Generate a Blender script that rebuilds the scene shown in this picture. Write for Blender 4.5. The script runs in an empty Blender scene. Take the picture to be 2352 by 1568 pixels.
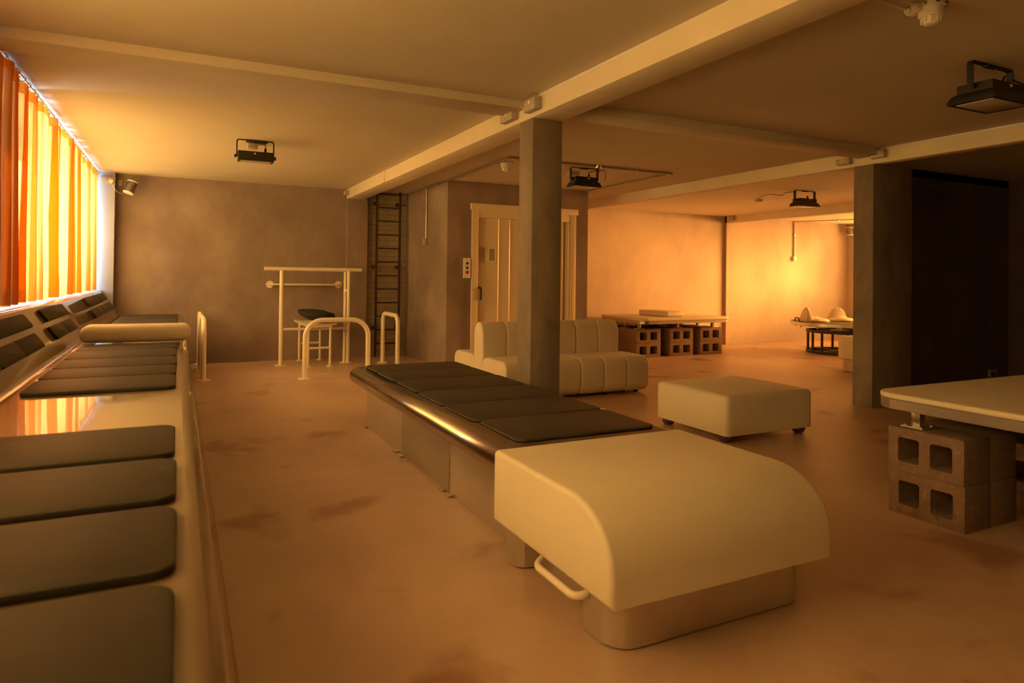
import bpy, bmesh, math, random
from mathutils import Vector, Matrix, noise
random.seed(7)
sc = bpy.context.scene
COL = sc.collection
PI = math.pi

# ------------------------------------------------------------------ helpers
def tag(o, label=None, cat=None, group=None, kind=None):
    if label: o['label'] = label
    if cat: o['category'] = cat
    if group: o['group'] = group
    if kind: o['kind'] = kind
    return o

def finish(bm, name, mat, parent=None, ang=35, loc=None):
    bm.normal_update()
    for f in bm.faces: f.smooth = True
    for e in bm.edges:
        if len(e.link_faces) == 2:
            e.smooth = e.calc_face_angle(0) < math.radians(ang)
    me = bpy.data.meshes.new(name)
    bm.to_mesh(me); bm.free()
    me.materials.append(mat)
    o = bpy.data.objects.new(name, me); COL.objects.link(o)
    if parent is not None: o.parent = parent
    if loc: o.location = loc
    return o

def thing(name, label, cat, loc=(0, 0, 0), rz=0, group=None):
    o = bpy.data.objects.new(name, None); COL.objects.link(o)
    o.empty_display_size = .1
    o.location = loc; o.rotation_euler = (0, 0, rz)
    return tag(o, label, cat, group)

def dup(o, parent=None):
    c = o.copy(); COL.objects.link(c); c.parent = parent
    for ch in o.children: dup(ch, c)
    return c

def NB(): return bmesh.new()

def merge(bm, tmp):
    me = bpy.data.meshes.new('tmp'); tmp.to_mesh(me); tmp.free()
    bm.from_mesh(me); bpy.data.meshes.remove(me)

def box(bm, x0, x1, y0, y1, z0, z1, bev=0, seg=2):
    t = NB()
    bmesh.ops.create_cube(t, size=1)
    for v in t.verts:
        v.co = Vector(((x0 + x1) / 2 + v.co.x * (x1 - x0), (y0 + y1) / 2 + v.co.y * (y1 - y0), (z0 + z1) / 2 + v.co.z * (z1 - z0)))
    if bev: bmesh.ops.bevel(t, geom=list(t.edges), offset=bev, segments=seg, profile=.5, affect='EDGES', clamp_overlap=True)
    merge(bm, t); return bm

def rrect(x0, x1, y0, y1, r, n=6):
    pts = []
    for cx, cy, a in ((x1 - r, y1 - r, 0), (x0 + r, y1 - r, 90), (x0 + r, y0 + r, 180), (x1 - r, y0 + r, 270)):
        for k in range(n + 1):
            t = math.radians(a + 90 * k / n); pts.append((cx + r * math.cos(t), cy + r * math.sin(t)))
    return pts

AX = {'x': lambda a, p: (a, p[0], p[1]), 'y': lambda a, p: (p[0], a, p[1]), 'z': lambda a, p: (p[0], p[1], a)}
def prism(bm, pts, axis, a0, a1, bev=0, seg=3):
    t = NB(); f = AX[axis]
    A = [t.verts.new(f(a0, p)) for p in pts]; B = [t.verts.new(f(a1, p)) for p in pts]
    n = len(pts)
    caps = [t.faces.new(A), t.faces.new(B)]
    for i in range(n): t.faces.new((A[i], A[(i + 1) % n], B[(i + 1) % n], B[i]))
    bmesh.ops.recalc_face_normals(t, faces=list(t.faces))
    if bev:
        ed = set()
        for c in caps: ed.update(c.edges)
        bmesh.ops.bevel(t, geom=list(ed), offset=bev, segments=seg, profile=.5, affect='EDGES', clamp_overlap=True)
    merge(bm, t); return bm

def tube(bm, pts, r, seg=12, closed=False, cap=True):
    pts = [Vector(p) for p in pts]; n = len(pts)
    t0 = (pts[1] - pts[0]).normalized()
    up = Vector((0, 0, 1)) if abs(t0.z) < .9 else Vector((1, 0, 0))
    u = t0.cross(up).normalized(); rings = []
    for i in range(n):
        if closed: t = (pts[(i + 1) % n] - pts[i - 1]).normalized()
        else: t = (pts[min(i + 1, n - 1)] - pts[max(i - 1, 0)]).normalized()
        u = (u - t * u.dot(t)).normalized(); w = t.cross(u)
        rings.append([bm.verts.new(pts[i] + (u * math.cos(2 * PI * k / seg) + w * math.sin(2 * PI * k / seg)) * r) for k in range(seg)])
    for i in range(n if closed else n - 1):
        a, b = rings[i], rings[(i + 1) % n]
        for k in range(seg): bm.faces.new((a[k], a[(k + 1) % seg], b[(k + 1) % seg], b[k]))
    if cap and not closed:
        bm.faces.new(rings[0][::-1]); bm.faces.new(rings[-1])
    return bm

def fillet(pts, r, n=7):
    pts = [Vector(p) for p in pts]; out = [pts[0]]
    for i in range(1, len(pts) - 1):
        p, a, b = pts[i], pts[i - 1], pts[i + 1]
        d1, d2 = (a - p), (b - p)
        ang = d1.angle(d2); L = min(r / math.tan(ang / 2), d1.length * .49, d2.length * .49)
        rr = L * math.tan(ang / 2)
        d1.normalize(); d2.normalize()
        c = p + (d1 + d2).normalized() * (rr / math.sin(ang / 2))
        s, e = p + d1 * L - c, p + d2 * L - c
        tot = s.angle(e); ax = s.cross(e).normalized()
        for k in range(n + 1): out.append(c + Matrix.Rotation(tot * k / n, 3, ax) @ s)
    out.append(pts[-1]); return out

def smooth_path(pts, n=8):
    P = [Vector(p) for p in pts]; P = [P[0] * 2 - P[1]] + P + [P[-1] * 2 - P[-2]]; out = []
    for i in range(1, len(P) - 2):
        for k in range(n):
            t = k / n; a, b, c, d = P[i - 1:i + 3]
            out.append(.5 * ((2 * b) + (c - a) * t + (2 * a - 5 * b + 4 * c - d) * t * t + (3 * b - a - 3 * c + d) * t ** 3))
    out.append(P[-2]); return out

def lathe(bm, prof, c=(0, 0, 0), seg=32, mat=None):
    M = mat or Matrix.Identity(3); c = Vector(c); R = []
    for r, z in prof:
        if r < 1e-5: R.append([bm.verts.new(c + M @ Vector((0, 0, z)))])
        else: R.append([bm.verts.new(c + M @ Vector((r * math.cos(2 * PI * k / seg), r * math.sin(2 * PI * k / seg), z))) for k in range(seg)])
    fs = []
    for a, b in zip(R, R[1:]):
        for k in range(seg):
            k2 = (k + 1) % seg
            q = [a[k % len(a)], a[k2 % len(a)], b[k2 % len(b)], b[k % len(b)]]
            q2 = []
            for v in q:
                if v not in q2: q2.append(v)
            if len(q2) > 2: fs.append(bm.faces.new(q2))
    bmesh.ops.recalc_face_normals(bm, faces=fs)
    return bm

def disc(bm, c, r, h, seg=24): return lathe(bm, [(0, 0), (r, 0), (r, h), (0, h)], c, seg)

# ------------------------------------------------------------------ materials
def mat(name, col, rough=.5, metal=0, coat=0, spec=.5, cr=.06):
    m = bpy.data.materials.new(name); m.use_nodes = True
    b = m.node_tree.nodes['Principled BSDF']
    b.inputs['Base Color'].default_value = (*col, 1); b.inputs['Roughness'].default_value = rough
    b.inputs['Metallic'].default_value = metal; b.inputs['Coat Weight'].default_value = coat
    b.inputs['Coat Roughness'].default_value = cr
    b.inputs['Specular IOR Level'].default_value = spec
    return m

def N(m, t, **kw):
    n = m.node_tree.nodes.new(t)
    for k, v in kw.items():
        if k in n.inputs.keys(): n.inputs[k].default_value = v
        else: setattr(n, k, v)
    return n

def mottle(m, stops, scale=1.5, detail=6, stretch=(1, 1, 1), bump=0, bscale=60, dist=0, rough=None, off=(0, 0, 0), obj=False):
    """base colour from layered noise; stops = [(pos, colour)...]"""
    nt = m.node_tree; L = nt.links.new; b = nt.nodes['Principled BSDF']
    tc = N(m, 'ShaderNodeTexCoord'); mp = N(m, 'ShaderNodeMapping')
    mp.inputs['Scale'].default_value = stretch; mp.inputs['Location'].default_value = off
    L(tc.outputs['Object' if obj else 'Generated'] if False else N(m, 'ShaderNodeNewGeometry').outputs['Position'] if not obj else tc.outputs['Object'], mp.inputs['Vector'])
    nz = N(m, 'ShaderNodeTexNoise'); nz.inputs['Scale'].default_value = scale; nz.inputs['Detail'].default_value = detail
    nz.inputs['Roughness'].default_value = .64; nz.inputs['Distortion'].default_value = dist
    L(mp.outputs['Vector'], nz.inputs['Vector'])
    cr = N(m, 'ShaderNodeValToRGB')
    while len(cr.color_ramp.elements) < len(stops): cr.color_ramp.elements.new(.5)
    for e, (p, c) in zip(cr.color_ramp.elements, stops): e.position = p; e.color = (*c, 1)
    L(nz.outputs['Fac'], cr.inputs['Fac']); L(cr.outputs['Color'], b.inputs['Base Color'])
    if rough:
        mr = N(m, 'ShaderNodeMapRange'); mr.inputs['To Min'].default_value, mr.inputs['To Max'].default_value = rough
        L(nz.outputs['Fac'], mr.inputs['Value']); L(mr.outputs['Result'], b.inputs['Roughness'])
    if bump:
        n2 = N(m, 'ShaderNodeTexNoise'); n2.inputs['Scale'].default_value = bscale; n2.inputs['Detail'].default_value = 4
        L(mp.outputs['Vector'], n2.inputs['Vector'])
        bp = N(m, 'ShaderNodeBump'); bp.inputs['Strength'].default_value = bump; bp.inputs['Distance'].default_value = .01
        L(n2.outputs['Fac'], bp.inputs['Height']); L(bp.outputs['Normal'], b.inputs['Normal'])
    return cr

M = {}
def mk(key, *a, **k): M[key] = mat(key, *a, **k); return M[key]

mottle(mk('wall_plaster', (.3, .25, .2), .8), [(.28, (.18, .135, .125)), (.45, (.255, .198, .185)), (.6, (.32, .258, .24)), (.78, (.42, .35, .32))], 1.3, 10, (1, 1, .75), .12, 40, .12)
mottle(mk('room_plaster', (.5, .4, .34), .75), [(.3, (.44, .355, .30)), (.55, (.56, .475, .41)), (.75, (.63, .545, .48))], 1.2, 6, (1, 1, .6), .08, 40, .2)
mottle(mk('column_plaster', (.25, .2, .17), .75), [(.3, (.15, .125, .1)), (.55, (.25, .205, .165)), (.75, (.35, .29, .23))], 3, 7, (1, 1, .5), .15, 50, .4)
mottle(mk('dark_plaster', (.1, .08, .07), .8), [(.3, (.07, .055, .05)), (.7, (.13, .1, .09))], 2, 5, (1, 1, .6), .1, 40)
mottle(mk('ceiling_paint', (.74, .69, .6), .85), [(.3, (.58, .535, .455)), (.7, (.65, .60, .52))], .8, 4, (1, 1, 1), .05, 30)
mottle(mk('far_ceiling_lit_paint', (.8, .75, .65), .85), [(.3, (.78, .73, .63)), (.7, (.82, .77, .67))], .8, 4, (1, 1, 1), .05, 30)  # lighter copy of the ceiling paint, far room's brightness put into the colour
mottle(mk('beam_paint', (.74, .69, .58), .8), [(.3, (.7, .64, .53)), (.7, (.78, .72, .61))], 2, 5, (1, 1, 1), .15, 25)
mottle(mk('white_wall', (.36, .36, .37), .85), [(.3, (.33, .33, .34)), (.7, (.38, .38, .39))], 2, 4, (1, 1, 1), .1, 40)

def floor_material():
    m = mk('polished_concrete', (.4, .3, .25), .45)
    cr = mottle(m, [(.28, (.43, .29, .225)), (.45, (.57, .405, .315)), (.6, (.65, .475, .38)), (.8, (.72, .545, .44))], .7, 8, (1, 1, 1), .04, 30, .25, (.3, .5))
    nt = m.node_tree; L = nt.links.new; b = nt.nodes['Principled BSDF']
    # scattered darker water stains
    g = N(m, 'ShaderNodeNewGeometry'); nz = N(m, 'ShaderNodeTexNoise')
    nz.inputs['Scale'].default_value = 1.9; nz.inputs['Detail'].default_value = 6; nz.inputs['Distortion'].default_value = .2
    mp = N(m, 'ShaderNodeMapping'); mp.inputs['Location'].default_value = (3.1, 1.7, 0); mp.inputs['Scale'].default_value = (1, 1, 1)
    L(g.outputs['Position'], mp.inputs['Vector']); L(mp.outputs['Vector'], nz.inputs['Vector'])
    r2 = N(m, 'ShaderNodeValToRGB'); r2.color_ramp.elements[0].position = .585; r2.color_ramp.elements[0].color = (1, 1, 1, 1)
    r2.color_ramp.elements[1].position = .68; r2.color_ramp.elements[1].color = (.66, .55, .52, 1)
    L(nz.outputs['Fac'], r2.inputs['Fac'])
    mx = N(m, 'ShaderNodeMix', data_type='RGBA', blend_type='MULTIPLY'); mx.inputs[0].default_value = 1
    L(cr.outputs['Color'], mx.inputs[6]); L(r2.outputs['Color'], mx.inputs[7]); L(mx.outputs[2], b.inputs['Base Color'])
floor_material()

def brick_material():
    m = mk('painted_brick', (.42, .37, .3), .7)
    nt = m.node_tree; L = nt.links.new; b = nt.nodes['Principled BSDF']
    g = N(m, 'ShaderNodeNewGeometry'); sx = N(m, 'ShaderNodeSeparateXYZ'); cx = N(m, 'ShaderNodeCombineXYZ')
    L(g.outputs['Position'], sx.inputs[0]); L(sx.outputs['X'], cx.inputs['X']); L(sx.outputs['Z'], cx.inputs['Y'])
    br = N(m, 'ShaderNodeTexBrick'); L(cx.outputs[0], br.inputs['Vector'])
    br.inputs['Scale'].default_value = 1; br.inputs['Brick Width'].default_value = .225; br.inputs['Row Height'].default_value = .075
    br.inputs['Mortar Size'].default_value = .006; br.inputs['Mortar Smooth'].default_value = .4
    br.inputs['Color1'].default_value = (.42, .36, .28, 1); br.inputs['Color2'].default_value = (.36, .31, .245, 1); br.inputs['Mortar'].default_value = (.3, .26, .2, 1)
    L(br.outputs['Color'], b.inputs['Base Color'])
    bp = N(m, 'ShaderNodeBump'); bp.inputs['Strength'].default_value = .6; bp.inputs['Distance'].default_value = .008; bp.invert = True
    L(br.outputs['Fac'], bp.inputs['Height']); L(bp.outputs['Normal'], b.inputs['Normal'])
brick_material()

def perforated(name, col, metal, rough, sc_, ax):
    m = mk(name, col, rough, metal)
    nt = m.node_tree; L = nt.links.new; b = nt.nodes['Principled BSDF']
    g = N(m, 'ShaderNodeNewGeometry'); sx = N(m, 'ShaderNodeSeparateXYZ'); cx = N(m, 'ShaderNodeCombineXYZ')
    L(g.outputs['Position'], sx.inputs[0]); L(sx.outputs[ax[0]], cx.inputs['X']); L(sx.outputs[ax[1]], cx.inputs['Y'])
    vo = N(m, 'ShaderNodeTexVoronoi'); vo.inputs['Scale'].default_value = sc_; vo.inputs['Randomness'].default_value = 0
    L(cx.outputs[0], vo.inputs['Vector'])
    r = N(m, 'ShaderNodeValToRGB'); r.color_ramp.elements[0].position = .25; r.color_ramp.elements[1].position = .33
    r.color_ramp.elements[0].color = (col[0] * .45, col[1] * .45, col[2] * .45, 1); r.color_ramp.elements[1].color = (*col, 1)
    L(vo.outputs['Distance'], r.inputs['Fac']); L(r.outputs['Color'], b.inputs['Base Color'])
perforated('perforated_steel', (.5, .45, .39), .7, .4, 110, ('Y', 'Z'))
perforated('perforated_sill', (.42, .43, .45), .3, .45, 45, ('X', 'Y'))

mk('white_vinyl', (.74, .68, .55), .55)
mottle(M['white_vinyl'], [(.3, (.72, .66, .53)), (.7, (.76, .7, .57))], 3, 3, (1, 1, 1), .04, 300)
mk('speaker_steel', (.26, .23, .2), .32, .9)
mk('powder_white', (.85, .8, .68), .35)
mk('white_plastic', (.82, .8, .75), .4)
mk('grey_plastic', (.42, .38, .33), .5)
mottle(mk('rubber', (.1, .088, .07), .55, 0, 0, .25), [(.3, (.02, .019, .016)), (.6, (.034, .031, .025)), (.8, (.065, .056, .042))], 4, 6, (1, 6, 1), .1, 120, .5, (.42, .62))
mottle(mk('dark_rubber', (.05, .045, .04), .6), [(.3, (.035, .03, .025)), (.6, (.055, .047, .038)), (.85, (.09, .078, .062))], 3, 6, (1, 3, 1), .1, 120, .5, (.5, .7))
mottle(mk('back_rubber', (.07, .06, .05), .65, 0, 0, .25), [(.3, (.035, .031, .025)), (.7, (.055, .048, .037))], 5, 4, (1, 1, 1), .1, 120)
mk('bench_gloss', (.19, .142, .098), .3, 0, .9, .5, .02)
mottle(mk('brushed_steel', (.46, .42, .37), .26, 1), [(.3, (.43, .39, .34)), (.7, (.49, .45, .4))], 2, 2, (1, 1, 1), 0, 60, 0, (.15, .2))
mottle(mk('satin_steel', (.6, .55, .5), .38, .9), [(.3, (.6, .55, .49)), (.7, (.7, .64, .57))], 3, 4, (1, 1, 1), .02, 60, 0, (.32, .45))
mottle(mk('aluminium', (.7, .66, .6), .28, 1), [(.3, (.66, .62, .56)), (.7, (.74, .7, .64))], 4, 3, (1, 1, 20))
mk('galvanised', (.5, .48, .42), .4, .8)
b_ = M['brushed_steel'].node_tree.nodes['Principled BSDF']; b_.inputs['Anisotropic'].default_value = .85
tg = N(M['brushed_steel'], 'ShaderNodeTangent', direction_type='RADIAL', axis='Y'); M['brushed_steel'].node_tree.links.new(tg.outputs['Tangent'], b_.inputs['Tangent'])
mottle(mk('concrete_block', (.34, .25, .2), .95), [(.28, (.17, .115, .088)), (.45, (.25, .168, .128)), (.63, (.29, .198, .15)), (.72, (.48, .36, .28))], 24, 12, (1, 1, 1), .8, 140)
mk('black_metal', (.018, .017, .016), .45)
mk('black_plastic', (.012, .012, .012), .5)
mk('rust_iron', (.06, .035, .028), .6, .3)
mk('purple_plastic', (.12, .055, .2), .4)
mk('red_button', (.5, .02, .02), .4)
mk('lamp_lens', (.55, .5, .42), .25)
mk('door_paint', (.86, .76, .58), .3, 0, .4, .7, .2)
mk('door_grey', (.45, .38, .26), .5)
mk('frame_paint', (.8, .7, .53), .5)
mk('tint_glass', (.34, .36, .27), .2)
mottle(mk('black_fabric', (.02, .022, .018), .9), [(.3, (.012, .013, .011)), (.7, (.03, .032, .027))], 12, 6, (1, 1, 1), .4, 80)
mk('brass', (.6, .5, .3), .35, 1)

def curtain_mat(name, tint, f_tr, f_df):
    m = bpy.data.materials.new(name); m.use_nodes = True; nt = m.node_tree; L = nt.links.new
    nt.nodes.clear()
    out = nt.nodes.new('ShaderNodeOutputMaterial')
    tl = nt.nodes.new('ShaderNodeBsdfTranslucent'); df = nt.nodes.new('ShaderNodeBsdfDiffuse'); tp = nt.nodes.new('ShaderNodeBsdfTransparent')
    # woven thread variation
    nz = nt.nodes.new('ShaderNodeTexNoise'); nz.inputs['Scale'].default_value = 25; nz.inputs['Detail'].default_value = 3
    cr = nt.nodes.new('ShaderNodeValToRGB')
    cr.color_ramp.elements[0].color = (tint[0] * .92, tint[1] * .88, tint[2] * .85, 1); cr.color_ramp.elements[1].color = (*tint, 1)
    L(nz.outputs['Fac'], cr.inputs['Fac']); L(cr.outputs['Color'], tl.inputs['Color'])
    df.inputs['Color'].default_value = (.8, .42, .16, 1)
    tp.inputs['Color'].default_value = (1, .45, .09, 1)
    m1 = nt.nodes.new('ShaderNodeMixShader'); m2 = nt.nodes.new('ShaderNodeMixShader')
    m1.inputs[0].default_value = f_df; m2.inputs[0].default_value = f_tr
    L(tl.outputs[0], m1.inputs[1]); L(df.outputs[0], m1.inputs[2]); L(m1.outputs[0], m2.inputs[1]); L(tp.outputs[0], m2.inputs[2]); L(m2.outputs[0], out.inputs['Surface'])
    M[name] = m
curtain_mat('curtain_cloth', (.98, .495, .12), .30, .22)

def film_mat():
    m = bpy.data.materials.new('orange_film'); m.use_nodes = True; nt = m.node_tree; nt.nodes.clear(); L = nt.links.new
    out = nt.nodes.new('ShaderNodeOutputMaterial'); tp = nt.nodes.new('ShaderNodeBsdfTransparent'); gl = nt.nodes.new('ShaderNodeBsdfGlossy')
    tp.inputs['Color'].default_value = (1, .63, .285, 1); gl.inputs['Roughness'].default_value = .05
    mx = nt.nodes.new('ShaderNodeMixShader'); mx.inputs[0].default_value = .06
    L(tp.outputs[0], mx.inputs[1]); L(gl.outputs[0], mx.inputs[2]); L(mx.outputs[0], out.inputs['Surface']); M['orange_film'] = m
    m = bpy.data.materials.new('clear_glass'); m.use_nodes = True; nt = m.node_tree; nt.nodes.clear(); L = nt.links.new
    out = nt.nodes.new('ShaderNodeOutputMaterial'); tp = nt.nodes.new('ShaderNodeBsdfTransparent'); gl = nt.nodes.new('ShaderNodeBsdfGlossy')
    tp.inputs['Color'].default_value = (.93, .96, .96, 1); gl.inputs['Roughness'].default_value = .02
    mx = nt.nodes.new('ShaderNodeMixShader'); mx.inputs[0].default_value = .05
    L(tp.outputs[0], mx.inputs[1]); L(gl.outputs[0], mx.inputs[2]); L(mx.outputs[0], out.inputs['Surface']); M['clear_glass'] = m
film_mat()

# ------------------------------------------------------------------ setting
CZ = 2.35; YB = 9.45
def struct(name, bm, m, parent=None, label=None):
    o = finish(bm, name, M[m], parent)
    if parent is None: tag(o, label, None, None, 'structure')
    return o

struct('floor', box(NB(), -1.4, 12.1, -3.1, 9.7, -.12, 0), 'polished_concrete')
struct('ceiling', box(NB(), -1.4, 5.78, -3.1, 9.7, CZ, CZ + .15), 'ceiling_paint')
struct('ceiling', box(NB(), 5.78, 12.1, -3.1, 4.5, CZ, CZ + .15), 'ceiling_paint')
struct('ceiling', box(NB(), 5.78, 12.1, 4.5, 9.7, 2.27, CZ + .15), 'far_ceiling_lit_paint')
# back wall (plaster), its pilaster under the long beam, and the painted brick bay with the ladder
b = NB(); box(b, -.95, 2.105, YB, 9.7, 0, CZ); box(b, 2.105, 2.39, YB - .045, 9.7, 0, CZ)
struct('wall_back', b, 'wall_plaster')
struct('wall_brick', box(NB(), 2.39, 3.02, YB + .05, 9.7, 0, CZ), 'painted_brick')
struct('wall_corner', box(NB(), -1.3, -.69, 9.31, YB, 0, CZ), 'white_wall')
# lift shaft: side wall, front wall around the door, far side
b = NB(); box(b, 2.99, 3.1, 7.83, YB + .2, 0, CZ)
struct('wall_shaft', b, 'wall_plaster')
b = NB(); box(b, 3.1, 3.36, 7.83, 7.95, 0, CZ); box(b, 3.36, 4.82, 7.83, 7.95, 2.03, CZ); box(b, 4.82, 5.055, 7.83, 9.2, 0, CZ)
box(b, 3.1, 4.82, 8.3, 8.4, 0, CZ)
struct('wall_lift', b, 'wall_plaster')
# far bright room
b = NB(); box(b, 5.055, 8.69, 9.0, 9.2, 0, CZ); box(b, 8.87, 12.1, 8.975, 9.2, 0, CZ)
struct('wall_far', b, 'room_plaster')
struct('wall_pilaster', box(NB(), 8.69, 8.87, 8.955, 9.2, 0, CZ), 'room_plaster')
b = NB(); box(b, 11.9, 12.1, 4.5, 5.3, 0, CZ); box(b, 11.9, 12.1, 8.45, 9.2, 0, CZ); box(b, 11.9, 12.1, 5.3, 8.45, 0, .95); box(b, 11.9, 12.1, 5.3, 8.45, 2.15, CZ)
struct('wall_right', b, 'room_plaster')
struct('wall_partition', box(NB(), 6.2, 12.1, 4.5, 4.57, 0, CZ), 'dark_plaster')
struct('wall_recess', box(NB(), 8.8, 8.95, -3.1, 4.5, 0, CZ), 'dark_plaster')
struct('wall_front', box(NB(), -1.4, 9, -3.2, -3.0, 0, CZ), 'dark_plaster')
# window wall on the left: low wall under the sill, piers, windows
WIN = [(-1.5, -.2), (.95, 3.2), (5.4, 9.22)]  # first opening is unseen, added behind the camera to fill front faces
b = NB()
box(b, -1.4, -.84, -3.1, 9.31, 0, .91)
box(b, -1.4, -1.22, -3.1, WIN[0][0], .91, CZ); box(b, -1.4, -1.22, WIN[0][1], WIN[1][0], .91, CZ); box(b, -1.4, -1.22, WIN[1][1], WIN[2][0], .91, CZ); box(b, -1.4, -1.22, WIN[2][1], 9.7, .91, CZ)
for a, c in WIN: box(b, -1.4, -1.22, a, c, 2.18, CZ)
struct('wall_left', b, 'white_wall')
struct('trim_1', box(NB(), -1.25, -.805, -3, 9.31, .91, .935, .004), 'perforated_sill')
for i, (a, c) in enumerate(WIN):
    b = NB()
    for z0, z1 in ((.935, .985), (2.13, 2.18)): box(b, -1.33, -1.27, a, c, z0, z1, .004)
    n = max(2, round((c - a) / 1.1))
    for k in range(n + 1):
        y = a + (c - a - .05) * k / n; box(b, -1.33, -1.27, y, y + .05, .935, 2.18, .004)
    w = struct('window_%d' % (i + 1), b, 'powder_white')
    g = finish(box(NB(), -1.305, -1.297, a + .02, c - .02, .96, 2.16), 'glass', M['clear_glass'], w)
b = NB(); 
for z0, z1 in ((.95, 1.0), (2.10, 2.15)): box(b, 12.0, 12.06, 5.3, 8.45, z0, z1, .004)
for y in (5.3, 6.33, 7.37, 8.4): box(b, 12.0, 12.06, y, y + .05, .95, 2.15, .004)
w = struct('window_4', b, 'powder_white')
finish(box(NB(), 12.02, 12.026, 5.32, 8.43, .97, 2.13), 'orange_pane', M['orange_film'], w)
# beams
struct('trim_2', box(NB(), 2.102, 2.335, -3, YB, 2.217, CZ + .01, .006), 'beam_paint')
struct('trim_3', box(NB(), 5.645, 5.78, -3, 9.02, 2.217, CZ + .01, .006), 'beam_paint')
struct('trim_4', box(NB(), 8.69, 8.87, 4.6, 9.0, 2.15, 2.28, .005), 'beam_paint')
struct('trim_5', box(NB(), -1.22, 2.102, 4.05, 4.31, 2.295, CZ + .01, .006), 'ceiling_paint')
struct('trim_6', box(NB(), 2.335, 5.645, 3.925, 4.15, 2.284, CZ + .01, .006), 'ceiling_paint')
# columns
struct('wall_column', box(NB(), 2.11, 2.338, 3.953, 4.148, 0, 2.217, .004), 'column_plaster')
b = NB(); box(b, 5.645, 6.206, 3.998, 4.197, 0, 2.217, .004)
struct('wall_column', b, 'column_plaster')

# lift door
d = bpy.data.objects.new('door_1', None); COL.objects.link(d); d.location = (3.31, 7.83, 0); tag(d, 'white painted folding lift door in a wide flat frame', None, None, 'structure')
def dp(name, bm, m): o = finish(bm, name, M[m], d); o.location = (-3.31, -7.83, 0); return o
b = NB(); box(b, 3.315, 3.402, 7.80, 7.86, 0, 2.02, .003); box(b, 4.778, 4.85, 7.80, 7.86, 0, 2.02, .003); box(b, 3.295, 4.875, 7.785, 7.86, 2.0, 2.078, .003); box(b, 3.402, 4.778, 7.81, 7.9, 1.9, 2.0, .002)
for k in range(12): lathe(b, [(0, -.004), (.006, -.002), (.006, .002)], (3.44 + k * .118, 7.809, 1.97), 8, Matrix.Rotation(PI / 2, 3, 'X'))
dp('door_frame', b, 'frame_paint')
b = NB(); box(b, 3.40, 3.51, 7.85, 7.9, 0, 1.9, .002); dp('door_edge_panel', b, 'door_grey')
def panel(x0, x1):
    pts = [(x0, 7.875)]
    r = .03
    for k in range(9):
        t = k / 8; pts.append((x0 + (x1 - x0 - r) * t, 7.862 - .03 * t))
    for k in range(9):
        t = PI / 2 * k / 8; pts.append((x1 - r + r * math.sin(t), 7.863 - .03 * math.cos(t)))
    pts += [(x1, 7.9), (x0, 7.9)]
    return prism(NB(), pts, 'z', 0, 1.898)
px = [3.508, 3.715, 3.875, 4.035, 4.195, 4.355, 4.515, 4.68]
for a, c in zip(px, px[1:]): dp('door_leaf', panel(a, c), 'door_paint')
dp('door_leaf', box(NB(), 4.68, 4.712, 7.86, 7.9, 0, 1.898, .002), 'door_grey')
dp('door_leaf', prism(NB(), [(4.712, 7.87), (4.768, 7.835), (4.776, 7.9), (4.712, 7.9)], 'z', 0, 1.898), 'door_paint')
b = NB(); box(b, 3.545, 3.652, 7.815, 7.84, 1.335, 1.53, .003); w = dp('door_window', b, 'door_paint')
o = finish(box(NB(), 3.56, 3.637, 7.812, 7.83, 1.355, 1.51), 'window_pane', M['tint_glass'], w); tag(o, 'small green-grey glass pane')
b = NB(); tube(b, fillet([(3.408, 7.85, 1.01), (3.43, 7.79, 1.012), (3.44, 7.79, .99), (3.438, 7.79, .855)], .02), .013, 10)
o = dp('door_handle', b, 'black_plastic'); tag(o, 'black curved handle')

t = thing('call_panel', 'small white lift call panel with two dark buttons and a red one', 'control panel', (3.25, 7.83, 1.13))
finish(box(NB(), -.045, .047, -.03, 0, 0, .255, .004), 'face_plate', M['white_plastic'], t)
for z, m, r in ((.185, 'black_plastic', .016), (.13, 'black_plastic', .016)):
    o = finish(lathe(NB(), [(0, -.012), (r, -.01), (r, .02)], (0, -.03, z), 16, Matrix.Rotation(-PI / 2, 3, 'X')), 'button', M[m], t)
o = finish(box(NB(), -.021, .021, -.042, -.03, .055, .092, .004), 'stop_button', M['red_button'], t); tag(o, 'red square button')

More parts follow.
